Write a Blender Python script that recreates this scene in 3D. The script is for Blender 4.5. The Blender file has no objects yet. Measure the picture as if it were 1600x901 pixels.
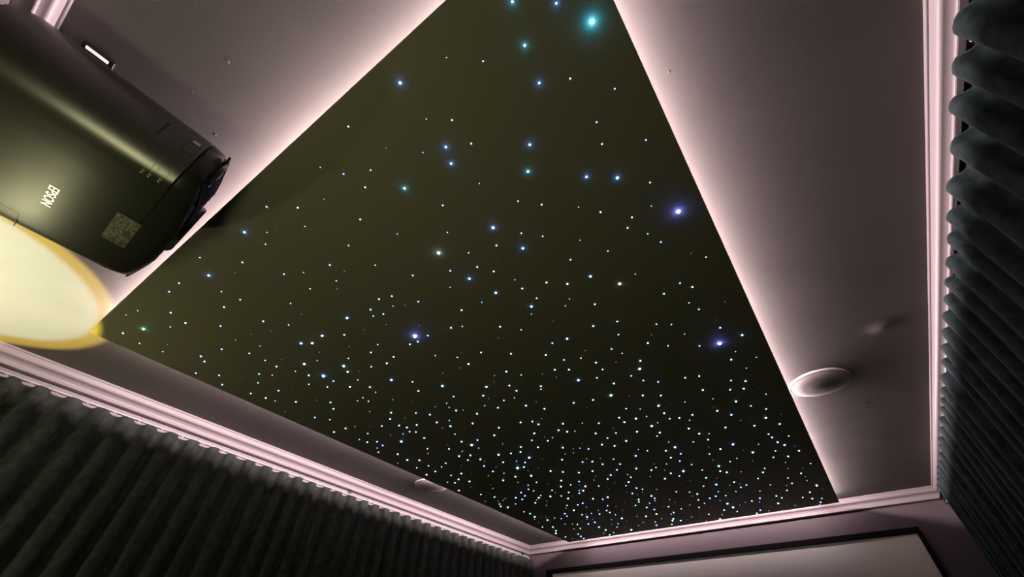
import bpy, bmesh, math, random
from mathutils import Vector, Matrix
random.seed(7)
C = bpy.context.scene.collection
PI = math.pi
# ------------------------------------------------------------------ camera
CZ = 1.5                       # eye height; the ceiling is 1 m above it
cam_d = bpy.data.cameras.new('camera'); cam = bpy.data.objects.new('camera', cam_d); C.objects.link(cam)
cam_d.sensor_width = 36.0; cam_d.sensor_fit = 'HORIZONTAL'; cam_d.lens = 640.17 / 1600 * 36.0
cam_d.clip_start = 0.02
r0 = Vector((0.81512836, 0.57896156, 0.01921628)); r1 = Vector((-0.39198276, 0.57569542, -0.71758226)); r2 = Vector((-0.42651527, 0.5773892, 0.69620862))
M = Matrix((r0, -r1, -r2)).transposed().to_4x4(); M.translation = Vector((0, 0, CZ)); cam.matrix_world = M
sc = bpy.context.scene; sc.camera = cam
# ------------------------------------------------------------------ world
w = bpy.data.worlds.new('world'); sc.world = w; w.use_nodes = True
w.node_tree.nodes['Background'].inputs[0].default_value = (0.5, 0.6, 0.5, 1); w.node_tree.nodes['Background'].inputs[1].default_value = 0.004
sc.view_settings.view_transform = 'Standard'; sc.view_settings.look = 'None'; sc.view_settings.gamma = 1
sc.view_settings.use_curve_mapping = False
sc.view_settings.exposure = 0.0
# ------------------------------------------------------------------ room measures (z relative to CZ)
ZC = CZ + 1.0                                   # ceiling
XL, YF, YB = -2.571, 3.895, -0.378              # inner (room side) edge of the cornice
XR0 = 0.590 + 0.0134 * (YB - YF); XR1 = 0.590   # right side, back and front end
WD = 0.042                                      # cornice edge to wall
PX0, PY0, PY1 = -2.0747, 0.0632, 3.7793         # star panel
PXa = 0.0583 + 0.005 * (PY0 - PY1); PXb = 0.0583
ZP = ZC - 0.05                                  # panel face
# ------------------------------------------------------------------ lights
LED_COL = (1.0, 0.79, 0.83)
LED_W = 10.5          # watts per metre
INS = 0.075           # how far the strips sit in from the panel edge
def strip_light(name, a, b, outward, wpm=LED_W):
    a = Vector(a); b = Vector(b); L = (b - a).length
    d = bpy.data.lights.new(name, 'AREA'); d.shape = 'RECTANGLE'; d.size = L; d.size_y = 0.010
    d.energy = wpm * L; d.color = LED_COL
    o = bpy.data.objects.new(name, d); C.objects.link(o)
    x = (b - a).normalized(); z = -Vector(outward).normalized(); y = z.cross(x)
    m = Matrix((x, y, z)).transposed().to_4x4(); m.translation = (a + b) / 2; o.matrix_world = m
    return o
zl = ZC - 0.019
INSF = 0.012
xi0, xi1a, xi1b, yi0, yi1 = PX0 + INS, PXa - INS, PXb - INS, PY0 + INS, PY1 - INSF
strip_light('led_light_left', (xi0 - .006, yi0, zl), (xi0 - .006, yi1, zl), (-1, 0, 0))
strip_light('led_light_right', (xi1a + .006, yi0, zl), (xi1b + .006, yi1, zl), (1, 0, 0))
strip_light('led_light_back', (xi0, yi0 - .006, zl), (xi1a, yi0 - .006, zl), (0, -1, 0))
strip_light('led_light_front', (xi0, yi1 + .006, zl), (xi1b, yi1 + .006, zl), (0, 1, 0), 3.4)
LAMP = Vector((-2.15, -0.352, CZ + 0.15))
def spot(name, col, e, half, blend, tilt=(0, 0)):
    d = bpy.data.lights.new(name, 'SPOT'); d.energy = e; d.color = col; d.spot_size = 2 * math.radians(half); d.spot_blend = blend
    d.shadow_soft_size = 0.012
    o = bpy.data.objects.new(name, d); C.objects.link(o); o.location = LAMP
    o.rotation_euler = (PI + tilt[0], tilt[1], 0)
    return o
spot('uplight_beam', (0.34, 0.78, 1.0), 108, 27.4, 0.14)
spot('uplight_rim', (1.0, 0.72, 0.08), 150, 30.2, 0.08)
d = bpy.data.lights.new('uplight_spill', 'POINT'); d.energy = 6.3; d.color = (0.97, 0.95, 0.52); d.shadow_soft_size = 0.02
o = bpy.data.objects.new('uplight_spill', d); C.objects.link(o); o.location = LAMP + Vector((0, 0, 0.01))

GLOBE = Vector((-.60, -.25, CZ - .07))
d = bpy.data.lights.new('floor_globe_light', 'POINT'); d.energy = 7.8; d.color = (0.97, 0.96, 0.55); d.shadow_soft_size = 0.085
o = bpy.data.objects.new('floor_globe_light', d); C.objects.link(o); o.location = GLOBE
# ------------------------------------------------------------------ materials
def mat(name, col, rough=0.6, metal=0.0, spec=0.5, noise=None, bump=None, sheen=0, sheen_tint=None, coat=0, cvar=None, emis=None, es=0):
    m = bpy.data.materials.new(name); m.use_nodes = True; nt = m.node_tree; b = nt.nodes['Principled BSDF']
    b.inputs['Base Color'].default_value = (*col, 1); b.inputs['Roughness'].default_value = rough
    b.inputs['Metallic'].default_value = metal; b.inputs['Specular IOR Level'].default_value = spec
    tc = nt.nodes.new('ShaderNodeTexCoord')
    if sheen:
        b.inputs['Sheen Weight'].default_value = sheen; b.inputs['Sheen Roughness'].default_value = 0.4
        b.inputs['Sheen Tint'].default_value = (*(sheen_tint or (1, 1, 1)), 1)
    if coat: b.inputs['Coat Weight'].default_value = coat; b.inputs['Coat Roughness'].default_value = 0.15
    if cvar:      # (scale, col2, low, high)
        n = nt.nodes.new('ShaderNodeTexNoise'); n.inputs['Scale'].default_value = cvar[0]; n.inputs['Detail'].default_value = 5
        r = nt.nodes.new('ShaderNodeValToRGB'); r.color_ramp.elements[0].position = cvar[2]; r.color_ramp.elements[1].position = cvar[3]
        r.color_ramp.elements[0].color = (*col, 1); r.color_ramp.elements[1].color = (*cvar[1], 1)
        nt.links.new(tc.outputs['Object'], n.inputs['Vector']); nt.links.new(n.outputs['Fac'], r.inputs['Fac']); nt.links.new(r.outputs['Color'], b.inputs['Base Color'])
    if bump:      # (scale, strength, distance)
        n = nt.nodes.new('ShaderNodeTexNoise'); n.inputs['Scale'].default_value = bump[0]; n.inputs['Detail'].default_value = 4
        p = nt.nodes.new('ShaderNodeBump'); p.inputs['Strength'].default_value = bump[1]; p.inputs['Distance'].default_value = bump[2]
        nt.links.new(tc.outputs['Object'], n.inputs['Vector']); nt.links.new(n.outputs['Fac'], p.inputs['Height']); nt.links.new(p.outputs['Normal'], b.inputs['Normal'])
    if emis:
        b.inputs['Emission Color'].default_value = (*emis, 1); b.inputs['Emission Strength'].default_value = es
    return m
M_ceil = mat('ceiling_paint', (0.104, 0.093, 0.089), 0.75, bump=(260, 0.25, 0.0006), cvar=(2.5, (0.128, 0.114, 0.110), .35, .65))
M_wall = mat('wall_paint', (0.088, 0.066, 0.075), 0.7, bump=(200, 0.2, 0.0006))
M_sidewall = mat('side_wall_paint', (0.26, 0.225, 0.23), 0.7, bump=(200, 0.2, 0.0006))
M_crown = mat('cornice_gloss_paint', (0.275, 0.237, 0.24), 0.42)
M_floor = mat('floor_carpet', (0.03, 0.03, 0.032), 0.95, cvar=(60, (0.05, 0.05, 0.05), .4, .6), bump=(400, .5, .002))
M_panel = mat('panel_felt', (0.15, 0.147, 0.098), 0.7, spec=0.35, cvar=(420, (0.24, 0.232, 0.15), .35, .7), bump=(700, 0.3, 0.0006))
M_edge = mat('panel_edge_black', (0.02, 0.02, 0.016), 0.6)
M_batten = mat('batten_wood', (0.30, 0.22, 0.15), 0.8)
M_led = mat('led_tape', (0.8, 0.75, 0.75), 0.4, emis=LED_COL, es=1.5)
M_velvetL = mat('velvet_dark_green_grey', (0.020, 0.023, 0.021), 0.85, spec=.2, sheen=0.22, sheen_tint=(.55, .62, .58), cvar=(34, (0.038, 0.045, 0.039), .38, .66), bump=(55, .6, .004))
M_velvetR = mat('velvet_dark_teal', (0.007, 0.012, 0.012), 0.85, spec=.2, sheen=0.20, sheen_tint=(.40, .60, .62), cvar=(34, (0.019, 0.032, 0.034), .38, .66), bump=(55, .6, .004))
M_rail = mat('rail_white', (0.36, 0.32, 0.32), 0.4)
M_glider = mat('glider_plastic', (0.42, 0.38, 0.37), 0.4)
M_blackmetal = mat('black_metal', (0.01, 0.01, 0.011), 0.4)
M_screen = mat('screen_fabric', (0.74, 0.70, 0.66), 0.85, cvar=(900, (0.78, 0.74, 0.70), .4, .6))
M_frame = mat('screen_frame_velvet', (0.008, 0.007, 0.008), 0.9, spec=.1)
M_body = mat('projector_shell', (0.019, 0.021, 0.011), 0.39, spec=1.0, bump=(900, .06, .0003))
M_body.node_tree.nodes['Principled BSDF'].inputs['IOR'].default_value = 1.68
M_bezel = mat('projector_front_bezel', (0.016, 0.017, 0.011), 0.33, spec=0.6)
M_vent = mat('vent_black', (0.004, 0.004, 0.005), 0.6)
M_lens = mat('lens_glass', (0.005, 0.008, 0.03), 0.05, spec=1.0, coat=1)
M_chrome = mat('logo_chrome', (0.75, 0.74, 0.62), 0.25, metal=1.0)
M_print = mat('printed_grey', (0.30, 0.30, 0.20), 0.5)
M_printw = mat('printed_light', (0.55, 0.56, 0.40), 0.5)
M_label = mat('label_black', (0.012, 0.012, 0.009), 0.4)
M_white = mat('white_label_glow', (0.95, 0.90, 0.80), 0.5, emis=(1, .86, .74), es=.85)  # label strip, no lamp: its brightness is put in as emission
M_spk = mat('speaker_rim_white', (0.36, 0.32, 0.31), 0.4)
M_grille = mat('speaker_grille', (0.36, 0.32, 0.30), 0.6)
nt = M_grille.node_tree; b = nt.nodes['Principled BSDF']; tc = nt.nodes.new('ShaderNodeTexCoord'); v = nt.nodes.new('ShaderNodeTexVoronoi')
v.inputs['Scale'].default_value = 420; v.inputs['Randomness'].default_value = 0.05
r = nt.nodes.new('ShaderNodeValToRGB'); r.color_ramp.elements[0].position = .22; r.color_ramp.elements[1].position = .34
r.color_ramp.elements[0].color = (.09, .082, .075, 1); r.color_ramp.elements[1].color = (.29, .26, .245, 1)
nt.links.new(tc.outputs['Object'], v.inputs['Vector']); nt.links.new(v.outputs['Distance'], r.inputs['Fac']); nt.links.new(r.outputs['Color'], b.inputs['Base Color'])

# ------------------------------------------------------------------ helpers
def obj(name, bm, m, parent=None, smooth=False, sharp=35):
    me = bpy.data.meshes.new(name)
    bmesh.ops.recalc_face_normals(bm, faces=bm.faces)
    bm.to_mesh(me); bm.free()
    for mm in (m if isinstance(m, (list, tuple)) else [m]): me.materials.append(mm)
    if smooth:
        me.polygons.foreach_set('use_smooth', [True] * len(me.polygons))
        try: me.set_sharp_from_angle(angle=math.radians(sharp))
        except Exception: pass
    o = bpy.data.objects.new(name, me); C.objects.link(o)
    if parent: o.parent = parent
    return o
def tag(o, label=None, cat=None, group=None, kind=None):
    if label: o['label'] = label
    if cat: o['category'] = cat
    if group: o['group'] = group
    if kind: o['kind'] = kind
    return o
def struct(name, bm, m, **k): return tag(obj(name, bm, m, **k), kind='structure')
def empty(name, loc):
    o = bpy.data.objects.new(name, None); C.objects.link(o); o.location = loc; o.empty_display_size = .05
    return o
def box(bm, lo, hi):
    vs = [bm.verts.new((x, y, z)) for z in (lo[2], hi[2]) for y in (lo[1], hi[1]) for x in (lo[0], hi[0])]
    for f in ((0, 2, 3, 1), (4, 5, 7, 6), (0, 1, 5, 4), (2, 6, 7, 3), (0, 4, 6, 2), (1, 3, 7, 5)): bm.faces.new([vs[i] for i in f])
    return vs
def nb(): return bmesh.new()
def bevelled(lo, hi, w=0.002, seg=2):
    bm = nb(); box(bm, lo, hi)
    bmesh.ops.bevel(bm, geom=bm.edges[:] , offset=w, segments=seg, affect='EDGES', profile=0.6)
    return bm
def obox(bm, c, ax, ay, az, sx, sy, sz):
    c = Vector(c); vs = []
    for k in (-.5, .5):
        for j in (-.5, .5):
            for i in (-.5, .5): vs.append(bm.verts.new(c + ax * (i * sx) + ay * (j * sy) + az * (k * sz)))
    for f in ((0, 2, 3, 1), (4, 5, 7, 6), (0, 1, 5, 4), (2, 6, 7, 3), (0, 4, 6, 2), (1, 3, 7, 5)): bm.faces.new([vs[i] for i in f])
def lathe(prof, n, bm=None, c=(0, 0, 0), ax=Vector((1, 0, 0)), ay=Vector((0, 1, 0)), az=Vector((0, 0, 1)), mi=0):
    bm = bm or nb(); c = Vector(c); rings = []
    for r, z in prof:
        if r < 1e-7: rings.append([bm.verts.new(c + az * z)])
        else: rings.append([bm.verts.new(c + ax * (r * math.cos(2 * PI * i / n)) + ay * (r * math.sin(2 * PI * i / n)) + az * z) for i in range(n)])
    for A, B in zip(rings, rings[1:]):
        for i in range(n):
            j = (i + 1) % n
            if len(A) == 1 and len(B) == 1: continue
            f = bm.faces.new([A[0], B[i], B[j]]) if len(A) == 1 else bm.faces.new([A[i], A[j], B[0]]) if len(B) == 1 else bm.faces.new([A[i], A[j], B[j], B[i]])
            f.material_index = mi
    return bm

# ------------------------------------------------------------------ room shell
xw0, xwa, xwb, yw0, yw1 = XL - WD, XR0 + WD, XR1 + WD, YB - WD, YF + WD
T = 0.12
bm = nb(); box(bm, (xw0 - T, yw0 - T, -0.1), (xwb + T, yw1 + T, 0)); struct('floor', bm, M_floor)
# ceiling: fine grid with shallow dents and swellings, some shaped to catch light as bright patches
bm = nb(); bmps = [(0.422, 1.783, -0.010, .034, .022), (0.46, 2.367, -0.0014, .03, .02), (0.30, 1.45, -.0008, .12, .05), (.35, 2.9, -.0008, .1, .08)]
pits = [(-.717, -.132, .0010, .004), (-.854, -.147, .0006, .004), (-.914, -.061, .0008, .004), (.086, .457, .0008, .004), (.071, .562, .0006, .003), (.33, 2.42, .001, .006)]
def grid_axis(a, b, step): n = max(1, int(round((b - a) / step))); return [a + (b - a) * i / n for i in range(n + 1)]
gx = grid_axis(xw0, -2.0, .02) + grid_axis(-1.95, -.1, .1) + grid_axis(-.08, xwb, .0075)
gy = grid_axis(yw0, yw1, .02)
def cz(x, y):
    z = 0
    for px, py, h, sx, sy in bmps:
        q = ((x - px) / sx) ** 2 + ((y - py) / sy) ** 2
        if q < 12: z += h * math.exp(-q)
    return ZC + z
V = [[bm.verts.new((x, y, cz(x, y))) for y in gy] for x in gx]
for i in range(len(gx) - 1):
    for j in range(len(gy) - 1): bm.faces.new((V[i][j], V[i][j + 1], V[i + 1][j + 1], V[i + 1][j]))
ce = struct('ceiling', bm, M_ceil, smooth=True)
bm = nb(); box(bm, (xw0 - T, yw0 - T, ZC + .012), (xwb + T, yw1 + T, ZC + .13)); obj('ceiling_slab', bm, M_ceil, ce)
bm = nb()
for (px, py, h, s) in pits:
    lathe([(s, 0), (s * .55, -h), (0, -h * .6)], 10, bm, (px, py, cz(px, py) + .0002))
tag(obj('paint_speck', bm, M_ceil, ce, smooth=True), kind='stuff')
bm = nb(); box(bm, (xw0 - T, yw0 - T, 0), (xw0, yw1 + T, ZC + .01)); struct('wall_left', bm, M_sidewall)
bm = nb(); box(bm, (xw0 - T, yw1, 0), (xwb + T, yw1 + T, ZC + .01)); struct('wall_front', bm, M_wall)
bm = nb(); box(bm, (xw0 - T, yw0 - T, 0), (xwb + T, yw0, ZC + .01)); struct('wall_back', bm, M_wall)
bm = nb()
q = [(xwa, yw0), (xwb + .0, yw1), (xwb + T, yw1), (xwb + T, yw0)]
lo = [bm.verts.new((x, y, 0)) for x, y in q]; hi = [bm.verts.new((x, y, ZC + .01)) for x, y in q]
for i in range(4): bm.faces.new((lo[i], lo[(i + 1) % 4], hi[(i + 1) % 4], hi[i]))
bm.faces.new(lo); bm.faces.new(hi); struct('wall_right', bm, M_sidewall)

# cornice: (u towards wall from inner line, drop)
prof = [(0, 0), (0, .0075), (.0012, .0085), (.0046, .0088), (.0050, .0118)]
for k in range(0, 9):       # ovolo turning under
    a = k / 8 * PI / 2; prof.append((.0145 - .0095 * math.cos(a), .0135 + .0205 * math.sin(a)))
for k in range(1, 10):      # cove
    a = k / 9 * PI / 2; prof.append((.0150 + .0225 * math.sin(a), .0340 + .0195 * (1 - math.cos(a))))
for k in range(1, 8):       # sweep back out to the lip
    a = k / 7 * PI / 2; prof.append((.0148 + .0227 * math.cos(a), .0535 + .0125 * math.sin(a)))
prof += [(.0120, .0664), (.0116, .0720), (.0124, .0738), (.0145, .0750), (WD + .004, .075), (WD + .004, 0)]
corners = {'bl': ((XL, YB), (-1, -1)), 'br': ((XR0, YB), (1, -1)), 'fl': ((XL, YF), (-1, 1)), 'fr': ((XR1, YF), (1, 1))}
def crown(name, a, b):
    bm = nb(); rings = []
    for k in (a, b):
        (cx, cy), (sx, sy) = corners[k]
        rings.append([bm.verts.new((cx + sx * u, cy + sy * u, ZC - dz + (0.004 if dz == 0 else 0))) for u, dz in prof])
    n = len(prof)
    for i in range(n): bm.faces.new((rings[0][i], rings[0][(i + 1) % n], rings[1][(i + 1) % n], rings[1][i]))
    bm.faces.new(rings[0]); bm.faces.new(rings[1])
    return struct(name, bm, M_crown, smooth=True, sharp=28)
crown('trim_1', 'bl', 'fl'); crown('trim_2', 'fl', 'fr'); crown('trim_3', 'br', 'fr'); crown('trim_4', 'bl', 'br')

# ------------------------------------------------------------------ star panel
bm = nb(); cs = [(PX0, PY0), (PXa, PY0), (PXb, PY1), (PX0, PY1)]
lo = [bm.verts.new((x, y, ZP)) for x, y in cs]; hi = [bm.verts.new((x, y, ZP + .012)) for x, y in cs]
bm.faces.new(lo); bm.faces.new(hi)
for i in range(4): bm.faces.new((lo[i], lo[(i + 1) % 4], hi[(i + 1) % 4], hi[i]))
bmesh.ops.bevel(bm, geom=[e for e in bm.edges], offset=.0012, segments=2, affect='EDGES')
panel = tag(obj('star_ceiling_panel', bm, M_panel), 'large black rectangular star ceiling panel pricked with blue and white points of light', 'ceiling panel')
bm = nb(); t = .018
for lo_, hi_ in (((xi0, yi0, ZP + .0125), (xi0 + t, yi1, ZC - .001)), ((xi1a - t, yi0, ZP + .0125), (xi1a, yi1, ZC - .001)),
               ((xi0 + t, yi0, ZP + .0125), (xi1a - t, yi0 + t, ZC - .001)), ((xi0 + t, yi1 - t, ZP + .0125), (xi1a - t, yi1, ZC - .001))):
    bb = nb(); box(bb, lo_, hi_); obj('batten', bb, M_batten, panel)
for a, b_ in (((xi0 - .003, yi0, zl - .005), (xi0 - .0005, yi1, zl + .005)), ((xi1a + .0005, yi0, zl - .005), (xi1a + .003, yi1, zl + .005)),
              ((xi0, yi0 - .003, zl - .005), (xi1a, yi0 - .0005, zl + .005)), ((xi0, yi1 + .0005, zl - .005), (xi1a, yi1 + .003, zl + .005))):
    bb = nb(); box(bb, a, b_); obj('led_strip', bb, M_led, panel)
bm.free()
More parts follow.
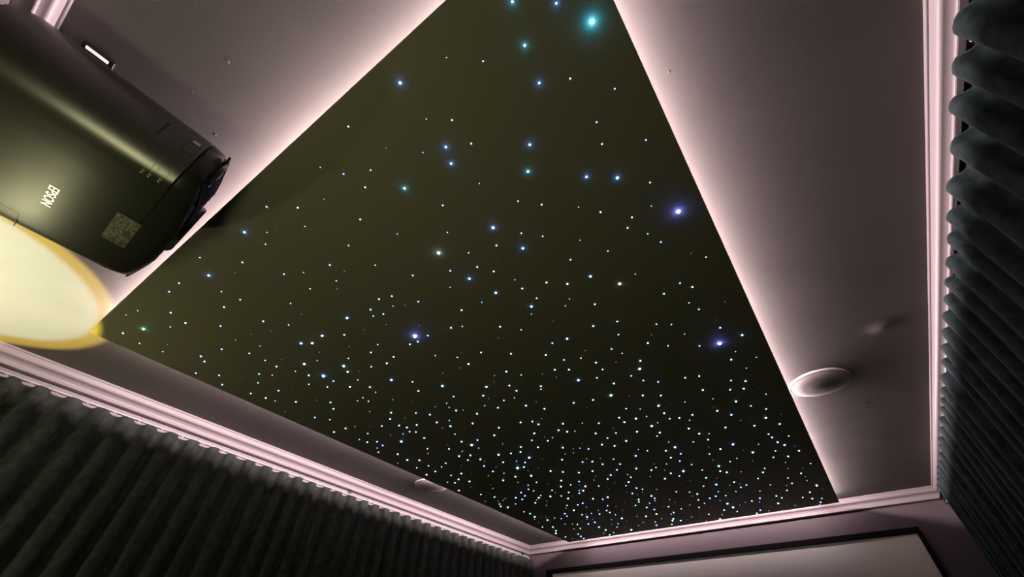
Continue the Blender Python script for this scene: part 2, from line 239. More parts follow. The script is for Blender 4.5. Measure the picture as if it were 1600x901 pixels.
# fibre ends: x y radius(0.1 mm) class+colour, millimetres in the plane of the panel, brightest first
STARS = "-10 257 41 ac,-25 797 57 ab,-1038 791 66 ab,-103 1475 66 ab,-409 118 30 bb,-677 533 41 bw,-118 606 35 bb,-481 551 39 bb,-1573 771 58 bb,-120 139 20 bc,-52 190 20 bb,-143 215 21 bc,-158 294 22 bb,-427 288 25 bb,-446 329 26 bb,-597 312 27 bc,-1099 146 30 bb,-254 401 25 bb,-298 459 26 bc,-182 558 27 bb,-454 664 31 bb,-1371 176 34 bb,-1871 177 39 bg,-670 672 33 bb,-1167 575 37 bb,-1334 590 39 bb,-1445 573 40 bb,-1407 597 40 bb,-341 884 33 bb,-278 968 33 bw,-639 774 35 bb,-578 899 36 bb,-1562 668 43 bb,-1436 771 43 bc,-1349 958 45 bb,-1196 1119 45 bb,-422 1472 42 bc,-673 1409 44 bb,-613 1602 46 bc,-575 1988 51 bb,-1778 1426 56 bb,-1458 2079 62 bc,-567 1128 35 bb,-471 1810 43 bb,-1483 1672 51 bw,-1311 1986 54 bb,-566 2297 51 bb,-297 2425 50 bb,-642 2655 56 bb,-419 872 28 cg,-450 1115 32 cb,-20 1469 32 cc,-1458 809 37 cc,-892 1183 36 cb,-1038 1234 38 cg,-986 1470 41 cb,-1428 1435 44 cb,-609 1872 42 cw,-88 1807 37 cb,-166 1963 39 cc,-217 2082 41 cb,-89 2202 42 cg,-47 2305 42 cb,-1937 1626 51 cb,-1436 1858 50 cc,-789 2289 49 cb,-1458 2228 54 cc,-1311 2638 58 cb,-1559 2623 60 cb,-1424 3681 72 cb,-406 2202 44 cb,-74 2579 46 cb,-235 2590 48 cc,-444 2689 51 cc,-22 3331 55 cw,-543 2987 55 cb,-586 3407 61 cb,-574 3509 62 cw,-731 3749 66 cb,-232 189 14 cb,-98 325 15 cc,-370 246 16 cc,-584 116 16 cc,-28 400 15 cv,-95 444 16 cb,-18 551 16 cv,-370 317 16 cc,-697 191 18 cb,-630 224 17 cb,-682 250 18 cc,-960 133 19 cc,-890 185 19 cc,-777 312 19 cc,-549 411 19 cb,-109 500 16 cc,-54 667 18 cb,-370 518 18 cb,-323 564 18 cc,-202 678 19 cc,-138 744 19 cc,-163 771 19 cc,-425 614 20 cv,-380 659 20 cb,-513 610 20 cc,-104 875 20 cb,-358 785 21 cb,-616 646 21 cc,-1222 208 21 cc,-1492 137 23 cv,-1565 137 23 cb,-1158 314 22 cb,-1399 299 23 cb,-1486 287 24 cc,-1680 192 24 cg,-1698 252 25 cw,-1968 143 26 cg,-1604 336 25 cb,-1443 412 25 cc,-999 374 21 cc,-698 610 22 cb,-813 557 22 cb,-992 572 23 cc,-944 587 23 cc,-888 658 23 cb,-793 777 24 cc,-1060 593 24 cc,-1040 635 24 cb,-890 831 25 cw,-995 817 26 cb,-1258 634 26 cc,-1054 823 26 cc,-1092 818 26 cc,-1263 769 27 cb,-895 1016 27 cb,-1210 842 27 cc,-585 691 21 cc,-472 828 22 cg,-554 807 22 cc,-540 874 23 cb,-177 1094 22 cg,-391 1012 23 cc,-367 1140 24 cc,-735 928 25 cg,-396 1213 25 cv,-628 1121 26 cb,-326 1323 26 cc,-457 1282 26 cb,-801 1089 27 cc,-691 1174 27 cw,-116 1075 22 cb,-89 1115 22 cw,-106 1237 23 cb,-74 1381 24 cw,-170 1450 26 cb,-1750 416 27 cb,-1683 495 27 cb,-1873 393 28 cc,-1899 420 28 cc,-2023 444 29 cb,-1955 511 29 cb,-2021 559 30 cb,-1986 675 31 cb,-1678 613 28 cc,-1268 858 28 cw,-1342 839 28 cb,-1796 604 29 cb,-1623 732 29 cc,-1572 822 30 cb,-1637 839 30 cb,-1550 895 30 cw,-1477 947 30 cw,-1854 733 31 cb,-1966 738 32 cc,-1879 840 32 cg,-1743 935 32 cc,-1784 983 33 cc,-1939 988 34 cb,-1576 1165 33 cc,-1632 1210 34 cc,-1908 1153 35 cc,-1726 1239 35 cb,-1996 1147 36 cc,-989 1051 28 cw,-1283 1021 30 cv,-1317 1092 30 cw,-946 1281 30 cw,-946 1335 30 cc,-1216 1217 31 cb,-1097 1286 31 cw,-1044 1373 31 cv,-1109 1414 32 cc,-1294 1325 32 cw,-1476 1235 33 cb,-1430 1285 33 cc,-1230 1406 33 cw,-1646 1284 35 cg,-1628 1322 35 cc,-1565 1330 34 cc,-1458 1366 34 cw,-1313 1473 34 cw,-1104 1598 34 cw,-1049 1621 34 cc,-1230 1584 34 cw,-648 1243 27 cb,-550 1332 27 cw,-396 1419 27 cw,-716 1285 28 cc,-666 1316 28 cg,-550 1392 28 cb,-599 1437 29 cb,-472 1503 28 cb,-444 1565 29 cb,-396 1610 29 cb,-834 1362 30 cc,-559 1518 29 cw,-495 1681 30 cw,-428 1726 30 cg,-699 1596 31 cg,-786 1570 31 cg,-929 1543 32 cg,-607 1753 32 cb,-476 1895 32 cw,-673 1818 33 cg,-474 1963 33 cb,-1040 1664 34 cg,-934 1724 34 cw,-782 1818 34 cg,-671 1876 33 cw,-990 1776 35 cg,-961 1814 35 cw,-662 2008 35 cw,-95 1610 27 cg,-290 1642 28 cg,-237 1661 28 cc,-137 1769 29 cb,-259 1781 30 cw,-160 1843 29 cc,-109 1867 29 cw,-120 2043 31 cb,-261 2007 32 cw,-69 2111 31 cb,-370 1983 32 cc,-432 1979 33 cc,-153 2260 33 cw,-276 2203 34 cg,-431 2116 34 cw,-1652 1365 35 cb,-1627 1386 35 cv,-1641 1463 36 cc,-1945 1329 37 cc,-1894 1355 37 cb,-1906 1406 38 cb,-1923 1535 39 cc,-1881 1669 40 cw,-2007 1861 43 cc,-1922 1850 42 cb,-1777 1786 40 cb,-1623 1642 38 cb,-1501 1608 37 cc,-1416 1640 36 cb,-1642 1751 39 cw,-1578 1777 39 cc,-1635 1822 40 cb,-1566 1854 39 cg,-1611 1946 41 cb,-1304 1642 36 cc,-1479 1960 40 cc,-1618 2042 42 cb,-1653 2198 43 cw,-1365 1880 38 cc,-1807 1965 42 cc,-1888 2032 43 cc,-1949 2067 44 cb,-1852 2099 44 cw,-2024 2193 46 cc,-1897 2428 47 cb,-1985 2619 50 cc,-1953 2665 50 cc,-1114 1738 35 cw,-1102 1852 36 cc,-1171 1801 36 cv,-847 1912 35 cw,-758 1964 35 cv,-821 1995 35 cb,-753 2080 36 cw,-1269 1840 37 cg,-1192 1895 37 cc,-1079 1973 37 cw,-1308 1893 38 cc,-969 2064 37 cb,-882 2052 36 cw,-832 2104 37 cw,-1167 2114 39 cc,-1371 2033 40 cb,-1084 2208 39 cb,-1033 2233 39 cw,-1001 2300 40 cc,-914 2354 40 cb,-1416 2087 41 cc,-968 2425 41 cb,-862 2468 40 cw,-1315 2227 41 cw,-1259 2281 41 cc,-1100 2364 41 cc,-1181 2341 41 cw,-796 2539 40 cc,-1550 2188 42 cw,-1036 2483 42 cc,-947 2582 42 cb,-1081 2532 42 cc,-1342 2402 43 cw,-1253 2476 43 cb,-992 2651 43 cw,-1400 2496 44 cw,-1261 2575 44 cw,-1609 2424 45 cb,-994 2780 44 cc,-1687 2451 46 cb,-1411 2619 46 cb,-1359 2671 46 cb,-1059 2862 45 cb,-1703 2521 47 cv,-971 2979 46 cw,-1780 2519 47 cc,-1643 2605 47 cw,-1232 2845 46 cw,-1478 2726 47 cw,-1760 2572 48 cb,-1332 2821 47 cw,-1280 2865 47 cv,-1073 3002 47 cc,-1091 3049 47 cb,-1722 2683 48 cc,-1439 2868 48 cb,-1486 2881 49 cb,-1093 3195 49 cb,-1897 2879 51 cb,-1912 2965 52 cw,-1873 3089 53 cc,-1671 3016 51 cb,-1573 2979 50 cw,-1938 3280 55 cc,-1975 3391 57 cc,-2016 3457 58 cg,-1880 3652 59 cv,-1892 3727 59 cb,-1649 3352 54 cb,-1582 3335 54 cb,-1615 3473 55 cc,-1609 3582 56 cc,-1647 3737 58 cb,-1568 3180 52 cc,-1453 3161 51 cb,-1369 3109 50 cb,-1370 3165 50 cb,-1357 3348 52 cw,-569 2082 35 cw,-390 2298 35 cc,-116 2397 34 cv,-109 2446 35 cc,-97 2525 35 cw,-24 2701 37 cw,-370 2453 37 cw,-156 2720 38 cb,-86 2750 38 cc,-624 2314 37 cw,-634 2420 38 cw,-569 2398 38 cb,-608 2494 39 cb,-717 2649 41 cc,-689 2719 41 cb,-779 2717 42 cg,-459 2771 40 cg,-432 2813 41 cw,-561 2836 42 cg,-253 2926 40 cc,-69 3060 40 cb,-144 3214 42 cb,-438 3002 42 cc,-387 3096 43 cb,-426 3119 43 cb,-699 3099 45 cc,-731 3224 47 cb,-655 3230 46 cb,-609 3209 46 cb,-645 3542 49 cb,-970 3035 46 cb,-954 3258 48 cb,-1065 3270 49 cb,-1092 3381 51 cw,-971 3410 50 cb,-1180 3395 51 cc,-1029 3564 52 cc,-1050 3607 52 cc,-996 3636 52 cb,-1201 3660 54 cb,-373 3405 46 cb,-431 3435 46 cb,-272 3412 45 cb,-292 3582 47 cc,-429 3677 49 cb,-466 3740 50 cb,-77 3448 44 cb,-83 3593 45 cc,-48 3704 46 cb,-291 139 11 db,-418 210 12 db,-484 266 13 db,-731 144 13 db,-931 236 15 db,-1044 185 15 db,-1090 208 16 dg,-728 409 15 db,-602 489 15 dg,-884 356 16 dg,-601 585 16 dc,-423 415 14 db,-244 629 14 dv,-79 739 14 db,-297 734 15 db,-124 824 15 dg,-248 819 15 dw,-13 1009 16 dw,-1314 120 16 dw,-1413 240 18 dg,-1269 411 18 dc,-1769 118 19 db,-1771 230 19 dg,-1383 478 19 dw,-879 457 16 dw,-1098 346 17 db,-1041 431 17 dc,-1147 405 17 dc,-749 667 17 db,-979 625 18 db,-708 785 18 db,-1079 622 19 dw,-850 848 19 dc,-1199 748 20 dw,-1062 930 21 dg,-996 989 21 dw,-1373 745 21 dg,-219 956 16 db,-551 760 17 dv,-450 940 17 db,-479 962 18 db,-600 933 18 db,-681 986 19 dg,-257 1233 19 dw,-213 1265 19 dg,-269 1383 20 dw,-435 1331 20 dw,-585 1270 21 dw,-123 1185 17 dw,-193 1346 19 db,-67 1564 20 db,-10 1648 20 db,-1989 209 20 dg,-1971 288 21 dc,-1599 492 20 db,-1676 560 21 dw,-1495 683 21 db,-1644 680 22 db,-1757 642 22 dv,-1869 642 23 dg,-1687 777 23 dg,-1473 876 22 dc,-1489 991 23 db,-1954 779 24 db,-1621 996 24 db,-1578 992 24 dc,-1582 1028 24 dw,-1895 1045 26 dw,-855 1239 22 dg,-990 1381 24 db,-1286 1247 24 db,-1303 1284 24 db,-1149 1363 24 db,-1392 1385 26 db,-848 1385 23 dw,-554 1793 24 dv,-558 1880 25 db,-850 1773 26 db,-537 1970 25 dv,-924 1830 26 dv,-61 1707 21 db,-40 1969 23 db,-245 1883 23 db,-359 1843 23 db,-399 2030 25 db,-1701 1365 27 db,-1857 1258 27 dw,-1955 1282 28 db,-1959 1412 29 dv,-1997 1456 29 dw,-1978 1745 31 dw,-1724 1574 29 dw,-1768 1625 29 dv,-1895 1761 31 dw,-1839 1817 31 dw,-1471 1518 27 dw,-1475 1724 29 dv,-1581 1708 29 db,-1579 2105 32 db,-1883 1954 32 dw,-1984 2033 34 dv,-1946 2336 36 dw,-1960 2572 37 dw,-1061 1833 27 db,-1004 2029 28 dv,-743 2218 28 db,-708 2260 28 dw,-1403 1990 30 db,-915 2267 30 dw,-944 2529 32 dv,-1491 2341 33 dw,-1330 2502 33 dw,-1034 2704 33 dw,-1568 2360 34 dc,-1185 2616 33 dw,-1485 2524 34 dw,-971 2823 34 dw,-1333 2624 34 dv,-1597 2469 35 dg,-1605 2571 35 dc,-1491 2656 35 dw,-1039 3115 36 db,-1859 2630 37 db,-1560 2854 37 dw,-1316 3015 37 dw,-1142 3111 37 dw,-1911 2817 39 dw,-1795 3070 40 dv,-1760 3113 40 dv,-1689 3080 39 dc,-2012 3236 42 dw,-2003 3599 45 dw,-1865 3578 44 dw,-1731 3320 41 dw,-1766 3432 42 dw,-1585 3685 43 db,-1574 3108 39 dw,-1498 3116 39 dv,-1360 3238 39 db,-1442 3464 41 db,-1491 3548 42 dv,-596 2113 27 dw,-364 2229 26 db,-36 2474 26 dw,-572 2216 27 dv,-462 2284 27 dw,-438 2485 29 dw,-185 2496 27 db,-129 2636 28 dw,-568 2582 30 dw,-328 2629 29 db,-372 2654 29 dw,0 2927 29 dc,-759 2516 30 dw,-687 2497 30 db,-543 2699 31 dw,-231 2866 30 dw,-300 3016 32 dw,-147 3102 31 dw,-619 2975 33 dw,-261 3172 33 db,-193 3332 33 dw,-801 2984 34 dw,-730 3038 34 dc,-570 3128 34 db,-550 3230 35 dw,-473 3183 34 db,-718 3319 36 dv,-778 3390 37 dw,-575 3624 37 dw,-767 3586 38 dw,-988 3084 36 dv,-896 3356 37 dc,-1001 3440 38 db,-1176 3571 40 db,-1090 3701 41 dw,-341 3257 34 dv,-249 3472 35 dw,-132 3536 34 dw,-30 3623 35 dw,-60 3761 36 db,-551 205 10 eb,-805 210 11 ew,-45 968 12 eb,-1284 218 13 ev,-1833 104 15 ew,-1473 461 15 eb,-1555 430 15 eb,-983 418 13 ev,-1071 456 13 ev,-941 646 14 ev,-1288 468 14 ev,-1078 682 15 ev,-1168 656 15 eb,-980 756 15 ev,-1304 694 16 eb,-1437 651 16 ev,-557 1010 14 ev,-781 978 15 ev,-295 1283 15 ev,-547 1235 16 ev,-22 1247 13 ev,-1902 275 16 ev,-1642 415 16 ew,-1781 886 19 eb,-1474 1082 19 ew,-1656 1099 19 ew,-2013 869 20 eb,-1850 1168 21 ew,-1037 1053 17 eb,-1123 1041 17 ev,-952 1180 17 ew,-985 1221 17 ev,-1092 1320 18 ev,-1354 1242 19 eg,-927 1468 18 ev,-1263 1340 19 ew,-1559 1243 20 ev,-1479 1430 21 ev,-481 1373 16 ev,-776 1283 17 ev,-740 1338 17 ev,-994 1622 20 ev,-748 1908 20 ev,-195 2167 19 ev,-1771 1340 21 ev,-2025 1632 24 ew,-1564 1891 23 ev,-1329 1752 22 ew,-1558 1996 24 ev,-1686 2084 25 ew,-2007 2464 28 ev,-1801 2282 27 ew,-1853 2494 28 ew,-1889 2520 28 ew,-1932 2515 28 ec,-1092 1802 21 ev,-1039 2016 22 ev,-1111 2053 22 ew,-1065 2065 22 ew,-1042 2181 23 ew,-973 2216 23 ev,-1428 2149 24 ev,-1121 2447 25 ev,-1162 2505 25 ew,-842 2635 25 ew,-1595 2280 26 ew,-1076 2620 26 ev,-993 2877 27 ev,-1492 2574 27 ev,-1680 2636 28 ew,-1638 2701 28 ev,-1686 2773 29 ew,-1270 3055 29 eb,-1458 2959 29 ew,-1600 2908 29 ew,-1946 3017 31 ew,-1810 3260 32 ew,-1759 3291 32 ew,-1984 3688 35 eb,-1816 3416 33 ew,-1666 3665 34 ew,-1543 3115 30 ev,-1421 3077 29 ew,-1441 3341 31 ew,-1494 3456 32 ev,-1269 3170 29 ev,-1237 3360 30 ew,-1327 3599 32 ew,-1562 3261 31 ev,-1596 3228 31 ew,-31 2624 21 eb,-414 2393 22 ev,-447 2583 23 ev,-263 2710 23 ev,-114 2836 23 ew,-748 2459 23 ev,-730 2582 24 eb,-358 2848 24 ew,-119 2940 23 ew,-58 3133 24 eb,-59 3209 25 ew,-508 2877 25 ev,-415 3054 25 ev,-475 3046 25 ew,-178 3238 25 ew,-894 2874 26 ew,-740 3128 27 eb,-814 3297 28 ew,-610 3314 27 ew,-522 3486 28 ev,-687 3646 30 ew,-832 3747 31 ew,-895 3116 28 ew,-883 3191 28 ev,-1102 3512 31 ew,-1261 3536 31 ew,-895 3588 30 ew,-477 3445 28 ev,-394 3487 28 ew,-379 3722 29 ew,-203 3693 28 ew,-1000 189 9 fv,-553 664 10 fv,-419 776 10 fv,-1602 242 12 fv,-1063 752 12 fv,-961 971 13 fv,-489 1247 12 fv,-75 1329 11 fw,-1822 485 13 fw,-1901 577 14 fw,-1616 595 13 fw,-1413 834 14 fw,-1777 750 14 fw,-2010 968 16 fv,-1781 1215 17 fv,-1129 1168 14 fv,-1407 1143 15 fv,-547 1652 14 fw,-756 1642 15 fw,-419 1825 15 fv,-55 1897 14 fv,-263 1958 15 fw,-22 2205 15 fw,-1595 1595 18 fg,-1723 1868 19 fw,-1771 2216 21 fw,-1927 1970 20 fv,-1758 2007 20 fw,-1913 2187 21 fw,-966 1986 17 fw,-1261 2046 19 fw,-1351 2146 19 fw,-1002 2490 20 fv,-1449 2410 21 fw,-1285 2537 21 fw,-1157 2708 21 fw,-1561 2522 22 fv,-1087 2825 22 fv,-1043 2911 22 fw,-1429 2700 22 fv,-1185 3011 23 fw,-1871 3008 25 fw,-1168 3125 23 fw,-1354 3427 25 fw,-1439 3593 26 fw,-1461 3240 25 fw,-1684 3477 26 fw,-1662 3268 25 fw,-1570 3158 25 fw,-1965 3103 26 fw,-1848 3022 25 fw,-1879 3136 26 fw,-270 2537 18 fw,-48 2978 19 fw,-339 3102 20 fv,-1 3423 21 fw,-103 3293 20 fv,-730 2870 21 fv,-656 2828 20 fw,-523 3185 21 fv,-985 3242 23 fw,-1031 3429 24 fv,-840 3636 24 fw,-947 3714 25 fv,-950 3636 25 fw,-1297 3741 26 fb,-350 3636 23 fw,-395 3615 23 fv,-530 3701 24 fw,-463 3296 22 fw"
SC = {'w': (.74, .88, 1.0), 'b': (.17, .38, 1.0), 'c': (.30, .74, 1.0), 'g': (.34, 1.0, .82), 'v': (.36, .25, 1.0)}
SE = {'a': 26, 'b': 18, 'c': 9, 'd': 5, 'e': 1.4, 'f': .5}
star_mats, star_meshes = {}, {}
def star_mat(k):
    if k not in star_mats:
        m = bpy.data.materials.new('fibre_light_' + k); m.use_nodes = True; n = m.node_tree; n.nodes.remove(n.nodes['Principled BSDF'])
        e = n.nodes.new('ShaderNodeEmission'); e.inputs[0].default_value = (*SC[k[1]], 1); e.inputs[1].default_value = SE[k[0]]
        n.links.new(e.outputs[0], n.nodes['Material Output'].inputs[0])
        m.cycles.emission_sampling = 'NONE'
        star_mats[k] = m
    return star_mats[k]
dome = [(1, .2), (.96, -.28), (.75, -.68), (.4, -.94), (0, -1.02)]
stars = []
for s in STARS.split(','):
    x, y, r_, k = s.split(); stars.append((int(x) / 1000, int(y) / 1000, int(r_) / 10000, k))
for x, y, r_, k in stars[:299]:
    if k not in star_meshes:
        o = obj('star_light', lathe(dome, 8), star_mat(k), panel, smooth=True, sharp=180); star_meshes[k] = o.data
    else:
        o = bpy.data.objects.new('star_light', star_meshes[k]); C.objects.link(o); o.parent = panel
    o.location = (x, y, ZP); o.scale = (r_, r_, r_)
bm = nb(); rest_m = []
for x, y, r_, k in stars[299:]:
    if k not in rest_m: rest_m.append(k)
    lathe([(p * r_, z * r_) for p, z in dome[::1]], 6, bm, (x, y, ZP), mi=rest_m.index(k))
tag(obj('star_lights', bm, [star_mat(k) for k in rest_m], panel, smooth=True, sharp=180), kind='stuff')
# the brightest fibre ends light the felt around them
for i, (x, y, r_, k) in enumerate(stars[:24]):
    d = bpy.data.lights.new('fibre_glow', 'POINT'); d.energy = (.038 if k[0] == 'a' else .004); d.color = (.16, .14, 1) if k == 'ab' else {'w': (.5, .7, 1), 'b': (.07, .25, 1), 'c': (.03, .50, 1), 'g': (.1, 1, .6), 'v': (.3, .15, 1)}[k[1]]; d.shadow_soft_size = .003
    o = bpy.data.objects.new('fibre_glow', d); C.objects.link(o); o.location = (x, y, ZP - r_ - .0045)

# ------------------------------------------------------------------ ceiling speakers
def speaker(x, y, label, R=.121):
    t_ = empty('ceiling_speaker', (x, y, ZC)); tag(t_, label, 'speaker', 'round speakers in the ceiling')
    obj('rim', lathe([(R, .0), (R, -.005), (R - .001, -.0078), (R - .0028, -.0088), (R - .0045, -.008), (R - .0052, -.006), (R - .0052, 0)], 72), M_spk, t_, smooth=True)
    g = lathe([(R - .0052, -.0070), (R - .02, -.0125), (R * .6, -.0160), (R * .3, -.0180), (0, -.0187)], 64); obj('grille', g, M_grille, t_, smooth=True, sharp=180)
    return t_
speaker(.173, 2.095, 'round ceiling speaker on the plain strip beside the right edge of the star panel')
speaker(-2.215, 2.12, 'round ceiling speaker half hidden behind the left edge of the star panel')

# ------------------------------------------------------------------ curtains
def curtain(name, xf, depth, wall, ya, yb, lam, m, label, side, seed, ztop, xa2=None):
    rnd = random.Random(seed)
    n = int((yb - ya) / lam); ns = 14; nz = 26
    tips = [ya]; amps = [1]
    while tips[-1] < yb: tips.append(tips[-1] + lam * rnd.uniform(.82, 1.18)); amps.append(rnd.uniform(.72, 1.0))
    ph2 = [rnd.uniform(-1, 1) for _ in tips]; ph3 = [rnd.uniform(-1, 1) for _ in tips]; asym = [rnd.uniform(-.2, .2) for _ in tips]
    bm = nb(); rows = []
    zs = [0, .006, .016, .035, .05, .056, .065, .09, .13, .18, .24, .32, .42, .55, .7, .85, 1.0, 1.2, 1.4, 1.6, 1.8, 2.0, ztop - .012 - .02]
    for zi, dz in enumerate(zs):
        row = []
        for k in range(len(tips) - 1):
            for s in range(ns):
                f = s / ns; yy = tips[k] + (tips[k + 1] - tips[k]) * f
                am = amps[k] * (1 - f) + amps[k + 1] * f
                g = .5 + .5 * math.cos(2 * PI * f)                     # 1 at the fold tips
                g = g ** (.8)
                spread = 1 + .10 * min(1, dz / .6)
                head = 1 - .10 * math.exp(-((dz - .052) / .012) ** 2)   # stitched tape line
                dd = depth * am * head
                xo = dd * (1 - g) + depth * (1 - am) * .5
                sh = .20 * lam * math.sin(4 * PI * f) * spread
                drift = (ph2[k] * (1 - f) + ph2[k + 1] * f) * .010 * math.sin(dz * 1.7 + ph3[k] * (1 - f) * 2 + ph3[k + 1] * f * 2) + .003 * math.sin(dz * 9 + 3 * ph3[k])
                wob = .0022 * math.sin(37 * yy + 5 * dz + seed) + .0015 * math.sin(83 * yy - 21 * dz)
                y2 = yy + .35 * sh + drift * min(1, dz * 3)
                xx = xf(yy) + side * (xo * (1 - .12 * min(1, dz)) + wob * min(1, dz * 8))
                z = ztop - dz - (.0035 * (1 - g) if dz < .03 else 0) + .002 * math.sin(50 * yy + seed) * (dz < .03)
                row.append(bm.verts.new((xx, y2, z)))
        rows.append(row)
    for A, B in zip(rows, rows[1:]):
        for i in range(len(A) - 1): bm.faces.new((A[i], A[i + 1], B[i + 1], B[i]))
    o = obj(name, bm, m, smooth=True, sharp=180)
    md = o.modifiers.new('cloth', 'SOLIDIFY'); md.thickness = .003; md.offset = -side * 0
    tag(o, label, 'curtain')
    return o, tips
ZT = ZC - .122
xfR = lambda y: .5215 + (y - .6) * .006
xfL = lambda y: -2.536
cl, tl = curtain('pleated_curtain', xfL, .050, xw0, -.36, 3.88, .098, M_velvetL, 'long dark green-grey velvet curtain in deep pleats along the left wall', -1, 3, ZT)
cr, tr = curtain('pleated_curtain', xfR, .046, xwb, .10, 3.38, .103, M_velvetR, 'long dark teal velvet curtain in deep pleats along the right wall', 1, 11, ZT)
def track(label, xc, side, tips, ya, yb, mrail):
    t_ = empty('curtain_track', (xc(ya), ya, ZT + .02)); tag(t_, label, 'curtain track')
    def part(name, bm, m):
        o = obj(name, bm, m, t_); o.location = -t_.location; return o
    bm = nb(); n_ = 2
    for i in range(n_):
        pass
    A = (xc(ya), ya); B = (xc(yb), yb)
    sec = [(-.0065, .0140), (.0065, .0140), (.0065, .008), (.0035, .008), (.0035, .011), (-.0035, .011), (-.0035, .008), (-.0065, .008)]
    r1_ = [bm.verts.new((A[0] + u, A[1], ZT + z)) for u, z in sec]; r2_ = [bm.verts.new((B[0] + u, B[1], ZT + z)) for u, z in sec]
    for i in range(8): bm.faces.new((r1_[i], r1_[(i + 1) % 8], r2_[(i + 1) % 8], r2_[i]))
    bm.faces.new(r1_); bm.faces.new(r2_); part('rail', bm, mrail)
    for k, y in enumerate([ya + .25, (ya + yb) / 2, yb - .05]):
        bb = nb(); xa_ = xc(y); wl = xw0 if side < 0 else XR1 + WD + .0134 * (y - YF)
        box(bb, (min(xa_, wl), y - .012, ZT + .0135), (max(xa_, wl), y + .012, ZT + .0165)); box(bb, (wl - (0.003 if side > 0 else 0), y - .012, ZT + .0135), (wl + (0 if side > 0 else .003), y + .012, ZT + .045))
        part('bracket', bb, M_blackmetal)
    g0 = None
    for y in tips[:-1]:
        if not (ya < y < yb): continue
        for q_ in (.5,):
            yy = y + .049
            if g0 is None:
                bb = nb(); box(bb, (-.002, -.004, .004), (.002, .004, .0085)); g0 = obj('glider', bb, M_glider, t_); o = g0
            else:
                o = g0.copy(); C.objects.link(o)
            o.location = (xc(yy) - t_.location.x, yy - ya, ZT - (ZT + .02))
    return t_
tkL = track('thin white curtain rail with white gliders above the left green-grey curtain', lambda y: -2.572, -1, tl, -.36, 3.87, M_rail)
tkR = track('thin curtain rail coloured black for the shaded gap, with white gliders above the right teal curtain', lambda y: .556 + (y - .6) * .006, 1, tr, .10, 3.79, M_blackmetal)  # black rail colour stands in for the unlit gap under the cornice

ox, oy, oz = tkR.location
bb = nb(); box(bb, (.588 - ox, 3.796 - oy, CZ + .868 - oz), (.593 - ox, 3.802 - oy, CZ + .925 - oz)); box(bb, (.588 - ox, 3.796 - oy, CZ + .861 - oz), (.631 - ox, 3.802 - oy, CZ + .868 - oz))
obj('end_bracket', bb, M_blackmetal, tkR)
bb = nb(); box(bb, (.595 - ox, 3.797 - oy, CZ + .874 - oz), (.628 - ox, 3.803 - oy, CZ + .884 - oz)); obj('end_cap', bb, M_glider, tkR)
# ------------------------------------------------------------------ projection screen on the front wall
st = empty('projection_screen', (-.976, yw1, 0)); tag(st, 'white projection screen in a black velvet frame on the wall below the star panel', 'screen')
sx0, sx1, sz1, sz0 = -2.333, .379, CZ + .748, CZ + .748 - 1.53
bm = bevelled((sx0 + .976 - .02, -.034, sz0 - .02), (sx1 + .976 + .02, -.028, sz1 + .02), .001, 1); obj('screen_fabric', bm, M_screen, st)
fw = .045
ff = [((sx0 - fw * 1.4, sz1), (sx1 + fw * .55, sz1 + .036)), ((sx0 - fw * 1.4, sz0 - .05), (sx1 + fw * .55, sz0)), ((sx0 - fw * 1.4, sz0), (sx0, sz1)), ((sx1, sz0), (sx1 + fw * .55, sz1))]
for (a, b0_), (c_, d_) in ff:
    bm = bevelled((a + .976, -.044, b0_), (c_ + .976, -.001, d_), .003, 2); obj('frame_bar', bm, M_frame, st)

# ------------------------------------------------------------------ projector hanging under the ceiling
XC = -1.0745
H = lambda h: CZ + h - ZC      # local z below ceiling
pj = empty('projector', (XC, -.2, ZC)); pj.rotation_euler.z = -math.radians(2.5); tag(pj, 'black ceiling-mounted video projector hanging upside down near the back wall', 'projector')
Y0 = -.2
half = [(.0, .7345), (.10, .7352), (.17, .7375), (.195, .7415), (.207, .7470), (.218, .755), (.228, .765), (.237, .780), (.247, .800), (.2535, .820), (.2580, .836), (.2555, .852), (.241, .874), (.224, .892), (.205, .905), (0, .908)]
def ring_from(half, sc_=1.0, dzz=0, y=0, xin=0):
    pts = [(u, h) for u, h in half] + [(-u, h) for u, h in half[::-1] if u > 0]
    out = []
    for u, h in pts:
        s = 1 if u > 0 else -1 if u < 0 else 0
        out.append((max(0, abs(u) - xin) * s, y, H(.825 + (h - .825) * sc_)))
    return out
def loft(bm, rings, cap=(True, True)):
    R_ = [[bm.verts.new(p) for p in r] for r in rings]; n = len(R_[0])
    for A, B in zip(R_, R_[1:]):
        for i in range(n): bm.faces.new((A[i], A[(i + 1) % n], B[(i + 1) % n], B[i]))
    if cap[0]: bm.faces.new(R_[0])
    if cap[1]: bm.faces.new(R_[-1])
    return R_
bm = nb()
loft(bm, [ring_from(half, .80, y=-.385 - Y0, xin=.035), ring_from(half, .90, y=-.380 - Y0, xin=.016), ring_from(half, .97, y=-.368 - Y0, xin=.006), ring_from(half, 1, y=-.345 - Y0), ring_from(half, 1, y=-.20 - Y0), ring_from(half, 1, y=-.035 - Y0), ring_from(half, .99, y=-.0335 - Y0, xin=.0015), ring_from(half, .97, y=-.032 - Y0, xin=.004)])
obj('body', bm, M_body, pj, smooth=True, sharp=40)
# front bezel: bowed front
bm = nb()
def bow(r, k, y0, xin, s):
    out = []
    for x, y, z in ring_from(half, s, y=0, xin=xin):
        out.append((x, y0 - Y0 + k * (1 - (x / .275) ** 2), z))
    return out
loft(bm, [bow(0, 0, -.032, .004, .97), bow(0, 0, -.0308, .0003, 1.0), bow(0, 0, -.0290, .0003, .998), bow(0, .006, -.020, .0010, .978), bow(0, .020, -.011, .004, .945), bow(0, .033, -.006, .010, .89), bow(0, .038, -.006, .020, .84)])
obj('front_bezel', bm, M_bezel, pj, smooth=True, sharp=40)
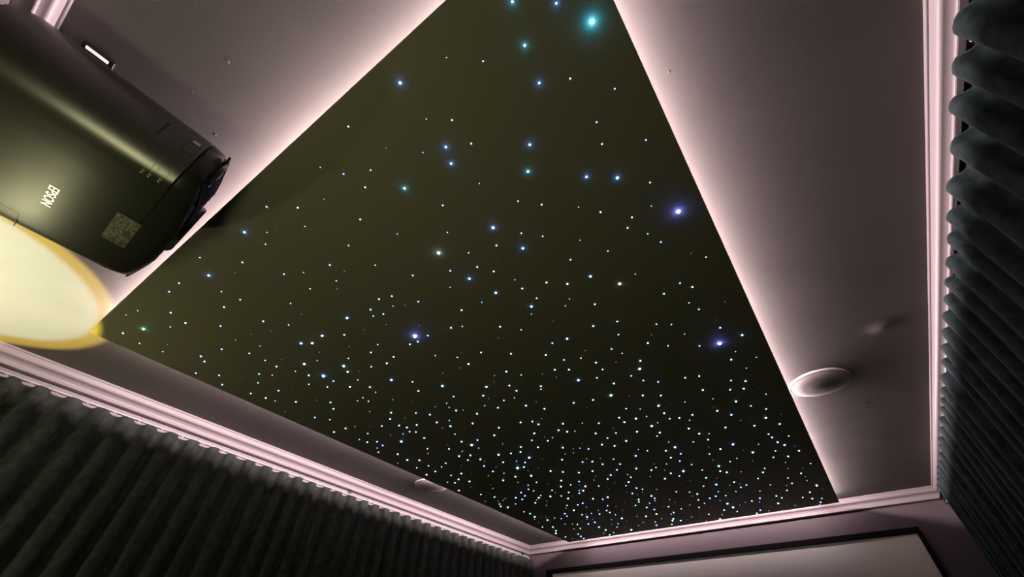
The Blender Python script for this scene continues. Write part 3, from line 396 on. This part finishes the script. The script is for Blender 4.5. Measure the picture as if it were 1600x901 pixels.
# outer lip around the right air vent, and the vents themselves
for sgn in (1, -1):
    bm = nb()
    for k in range(6):
        zz = H(.768 + k * .020)
        for j in range(8):
            u = .10 + .135 * j / 7; u2 = .10 + .135 * (j + 1) / 7
            if j == 7: continue
            f = lambda q: -.006 - Y0 + .038 * (1 - (q / .275) ** 2)
            vs = [bm.verts.new(p) for p in ((sgn * u, f(u), zz), (sgn * u2, f(u2), zz), (sgn * u2, f(u2) + .004, zz), (sgn * u, f(u) + .004, zz), (sgn * u, f(u), zz + .012), (sgn * u2, f(u2), zz + .012), (sgn * u2, f(u2) + .004, zz + .012), (sgn * u, f(u) + .004, zz + .012))]
            for q in ((0, 1, 2, 3), (4, 5, 6, 7), (0, 1, 5, 4), (3, 2, 6, 7)): bm.faces.new([vs[i] for i in q])
    obj('air_vent', bm, M_vent, pj)
    bm = nb(); f = lambda q: -.006 - Y0 + .038 * (1 - (q / .275) ** 2); rr = []
    path = [(.213 + .008 * math.sin(a), .825 + .046 * math.cos(a)) for a in [PI * k / 12 for k in range(13)]]
    for kk, (u, h) in enumerate(path):
        tf = .15 + .85 * math.sin(PI * kk / 12)
        rr.append([bm.verts.new((sgn * (u + du), f(u) + dy, H(h))) for du, dy in ((-.006, -.004), (.010 * tf, -.012 * tf), (.013 * tf, .000), (.008 * tf, .009 * tf), (-.002, .010 * tf))])
    for A, B in zip(rr, rr[1:]):
        for i in range(5): bm.faces.new((A[i], A[(i + 1) % 5], B[(i + 1) % 5], B[i]))
    bm.faces.new(rr[0]); bm.faces.new(rr[-1]); obj('vent_lip', bm, M_bezel, pj, smooth=True)
X_, Y_, Z_ = Vector((1, 0, 0)), Vector((0, 1, 0)), Vector((0, 0, 1))
yf0 = .030 - Y0
lens = obj('lens_ring', lathe([(.066, -.02), (.066, .006), (.062, .012), (.054, .012), (.048, .0), (.046, -.012)], 40, None, (0, yf0, H(.825)), X_, Z_, Y_), M_bezel, pj, smooth=True)
obj('lens_glass', lathe([(.046, -.008), (.035, .0), (.02, .004), (0, .005)], 32, None, (0, yf0, H(.825)), X_, Z_, Y_), M_lens, lens, smooth=True)
# shroud tab under the lens
bm = nb(); rr = []
for k in range(9):
    u = -.036 + .072 * k / 8; e = math.sqrt(max(0, 1 - (u / .037) ** 2))
    rr.append([bm.verts.new((u + .005, .016 - Y0, H(.752 - .010 * e))), bm.verts.new((u + .005, .016 - Y0 + .026 * e, H(.754 - .006 * e))), bm.verts.new((u + .005, .016 - Y0 + .026 * e, H(.770))), bm.verts.new((u + .005, .010 - Y0, H(.772)))])
for A, B in zip(rr, rr[1:]):
    for i in range(4): bm.faces.new((A[i], A[(i + 1) % 4], B[(i + 1) % 4], B[i]))
bm.faces.new(rr[0]); bm.faces.new(rr[-1])
obj('lens_shroud', bm, M_body, pj, smooth=True)
# seam highlight line between shell and bezel is the real gap above; status light
bm = nb(); lathe([(.0035, 0), (.003, .002), (0, .0028)], 12, bm, (.212, .014 - Y0, H(.79)), X_, Z_, Y_); M_blue = mat('status_blue', (.01, .02, .2), .3, emis=(.05, .12, 1), es=.5)
obj('status_light', bm, M_blue, pj)
# helper: bottom / side surface point of the shell
def surf(u, y):      # u signed half-width coordinate running over the lower roll
    s = 1 if u >= 0 else -1; a = abs(u)
    for (u0, h0), (u1, h1) in zip(half, half[1:]):
        if u0 <= a <= u1: f = (a - u0) / (u1 - u0); h = h0 + (h1 - h0) * f; n = Vector((s * (h1 - h0), 0, -(u1 - u0))).normalized(); return Vector((s * a, y - Y0, H(h))), n
def surfh(h, y):     # right side by height
    for (u0, h0), (u1, h1) in zip(half, half[1:]):
        if h0 <= h <= h1 and h1 > h0: f = (h - h0) / (h1 - h0); n = Vector(((h1 - h0), 0, -(u1 - u0))).normalized(); return Vector((u0 + (u1 - u0) * f, y - Y0, H(h))), n
def on(bm, p, n, yd, w_, l_, th=.0006, yaw=0):
    t_ = Y_.cross(n).normalized()
    obox(bm, p + n * th * .3, t_, Y_, n, w_, l_, th)
# maker's name
fc = bpy.data.curves.new('logo_text', 'FONT'); fc.body = 'EPSON'; fc.size = .0245; fc.extrude = .0006; fc.align_x = 'CENTER'; fc.align_y = 'CENTER'; fc.space_character = 1.02
fc.offset = .0002
to = bpy.data.objects.new('logo_text', fc); C.objects.link(to)
dg = bpy.context.evaluated_depsgraph_get(); me = bpy.data.meshes.new_from_object(to.evaluated_get(dg)); bpy.data.objects.remove(to)
me.materials.clear(); me.materials.append(M_chrome)
lo_ = bpy.data.objects.new('logo', me); C.objects.link(lo_); lo_.parent = pj
p, n = surf(-.030, 0); lo_.location = (-.030, -.182 - Y0, p.z - .0004); lo_.rotation_euler = (0, PI, 0); lo_['label'] = 'silver maker name in raised capitals'
# rating label
LX, LY, LW, LH = -.014, -.0535, .112, .046
pl, n = surf(LX, LY); zb = H(.7362)
bm = nb(); box(bm, (LX - LW / 2, LY - LH / 2 - Y0, H(.7338)), (LX + LW / 2, LY + LH / 2 - Y0, H(.7375))); rl = obj('rating_label', bm, M_label, pj); rl['label'] = 'black rating label with rows of small grey print'
bm = nb(); zt0, zt1 = H(.7335), H(.7340)
def rb(x0, y0, x1, y1): box(bm, (LX + x0, LY + y0 - Y0, zt0), (LX + x1, LY + y1 - Y0, zt1))
W2, H2 = LW / 2, LH / 2
for a in ((-W2, -H2, W2, -H2 + .0008), (-W2, H2 - .0008, W2, H2), (-W2, -H2, -W2 + .0008, H2), (W2 - .0008, -H2, W2, H2), (-W2, .004, W2, .0046), (-W2 + .0, -H2 + .007, W2, -H2 + .0074)): rb(*a)
rr_ = random.Random(5)
for row in range(11):
    y = -H2 + .0030 + row * .0038; x = W2 - .004
    while x > -W2 + .008:
        wd = rr_.uniform(.003, .017)
        if x - wd < -W2 + .004: break
        if rr_.random() < .78: rb(x - wd, y, x, y + rr_.choice((.0013, .0017, .002)))
        x -= wd + rr_.uniform(.0012, .005)
lathe([(.0028, zt0), (.0028, zt1)], 14, bm, (LX + W2 - .008, LY - H2 + .019 - Y0, 0)); lathe([(.0034, zt0 - .0001), (0, zt0 - .0001)], 3, bm, (LX + W2 - .008, LY - H2 + .027 - Y0, 0))
obj('label_print', bm, M_print, rl)
# port marks on the lower roll and the slot, hatch and bars on the side
bm = nb()
for (u, y, w_, l_) in ((.212, -.076, .016, .0008), (.212, -.066, .016, .0008), (.216, -.048, .022, .0010)):
    p, n = surf(u, y); on(bm, p, n, 0, w_, l_)
obj('port_line', bm, M_print, pj)
for (u, y) in ((.196, -.085), (.196, -.073), (.199, -.055)):
    bm = nb()
    for j, (du, dy, w_, l_) in enumerate(((0, 0, .0045, .0012), (0, .003, .0045, .0012), (-.0018, .0015, .0012, .003), (.0095, .001, .0040, .0018), (-.008, .001, .003, .0035))):
        p, n = surf(u + du * .9 - .002, y + dy); on(bm, p, n, 0, w_, l_)
    obj('port_symbol', bm, M_printw, pj)
bm = nb(); p, n = surfh(.81, -.108); on(bm, p, n, 0, .030, .003, .0012); p, n = surfh(.826, -.108); on(bm, p, n, 0, .006, .006, .0016); obj('slot', bm, M_vent, pj)
bm = nb(); p, n = surfh(.812, -.052); q_ = Y_.cross(n).normalized()
for a, b_, w_, l_ in ((0, -.013, .026, .0012), (-.013, 0, .0012, .026), (.013, 0, .0012, .026)): obox(bm, p + q_ * a + Y_ * b_, q_, Y_, n, w_, l_, .0008)
obj('hatch_outline', bm, M_vent, pj)
bm = nb()
for k in range(3): p, n = surfh(.828 + k * .0022, -.052); on(bm, p, n, 0, .0013, .014)
obj('bar_mark', bm, M_printw, pj)
bm = nb()   # lamp door outline at the rear of the flat underside
for a, b_, c_, d_ in ((-.185, -.212, -.150, -.2112), (-.148, -.26, -.1472, -.2135), (-.205, -.212, -.185, -.2112)): box(bm, (a, b_ - Y0, H(.7366)), (c_, d_ - Y0, H(.7402)))
obj('door_outline', bm, M_print, pj)
# mount
bm = bevelled((-.10, -.30 - Y0, H(.907)), (.10, -.12 - Y0, H(.921)), .002); obj('mount_arm', bm, M_blackmetal, pj)
bm = lathe([(.022, H(.92)), (.022, H(.994))], 24, None, (0, -.295 - Y0, 0)); obj('mount_post', bm, M_blackmetal, pj, smooth=True)
bm = bevelled((-.10, -.330 - Y0, H(.990)), (.149, -.270 - Y0, H(.9995)), .001, 1); mp = obj('mount_plate', bm, M_blackmetal, pj)
bm = nb(); box(bm, (.138, -.322 - Y0, H(.9885)), (.1455, -.280 - Y0, H(.9915))); s_ = obj('label_strip', bm, M_white, mp)  # white label strip on the plate, glow added in its material

# ------------------------------------------------------------------ wall uplighter (just outside the frame, casts the pool on the ceiling)
ul = empty('wall_uplighter', (LAMP.x, yw0, LAMP.z)); tag(ul, 'small brass cup uplighter on the back wall left of the projector', 'wall lamp')
M_brass = mat('brass', (.55, .40, .16), .3, metal=1)
dy = LAMP.y - yw0
obj('cup', lathe([(.052, .0), (.050, -.06), (.030, -.09), (0, -.095)], 32, None, (0, dy, -.02)), M_brass, ul, smooth=True)
obj('back_plate', lathe([(0, 0), (.035, 0), (.035, .008), (0, .01)], 32, None, (0, 0, -.07), X_, Z_, Y_), M_brass, ul, smooth=True)

# ------------------------------------------------------------------ globe lamp standing on the floor below the projector (outside the frame)
gl = empty('globe_lamp', (GLOBE.x, GLOBE.y, 0)); tag(gl, 'floor lamp with a yellow glass globe near the back wall under the projector', 'lamp')
M_glass = mat('globe_cap_brass', (.5, .4, .2), .3, metal=1)
obj('base', lathe([(0, 0), (.11, 0), (.11, .012), (.02, .03), (.012, .05), (.012, GLOBE.z - .11), (0, GLOBE.z - .11)], 32), M_glass, gl, smooth=True)
obj('collar', lathe([(.012, GLOBE.z - .11), (.05, GLOBE.z - .10), (.055, GLOBE.z - .085), (.0, GLOBE.z - .09)], 32), M_glass, gl, smooth=True)
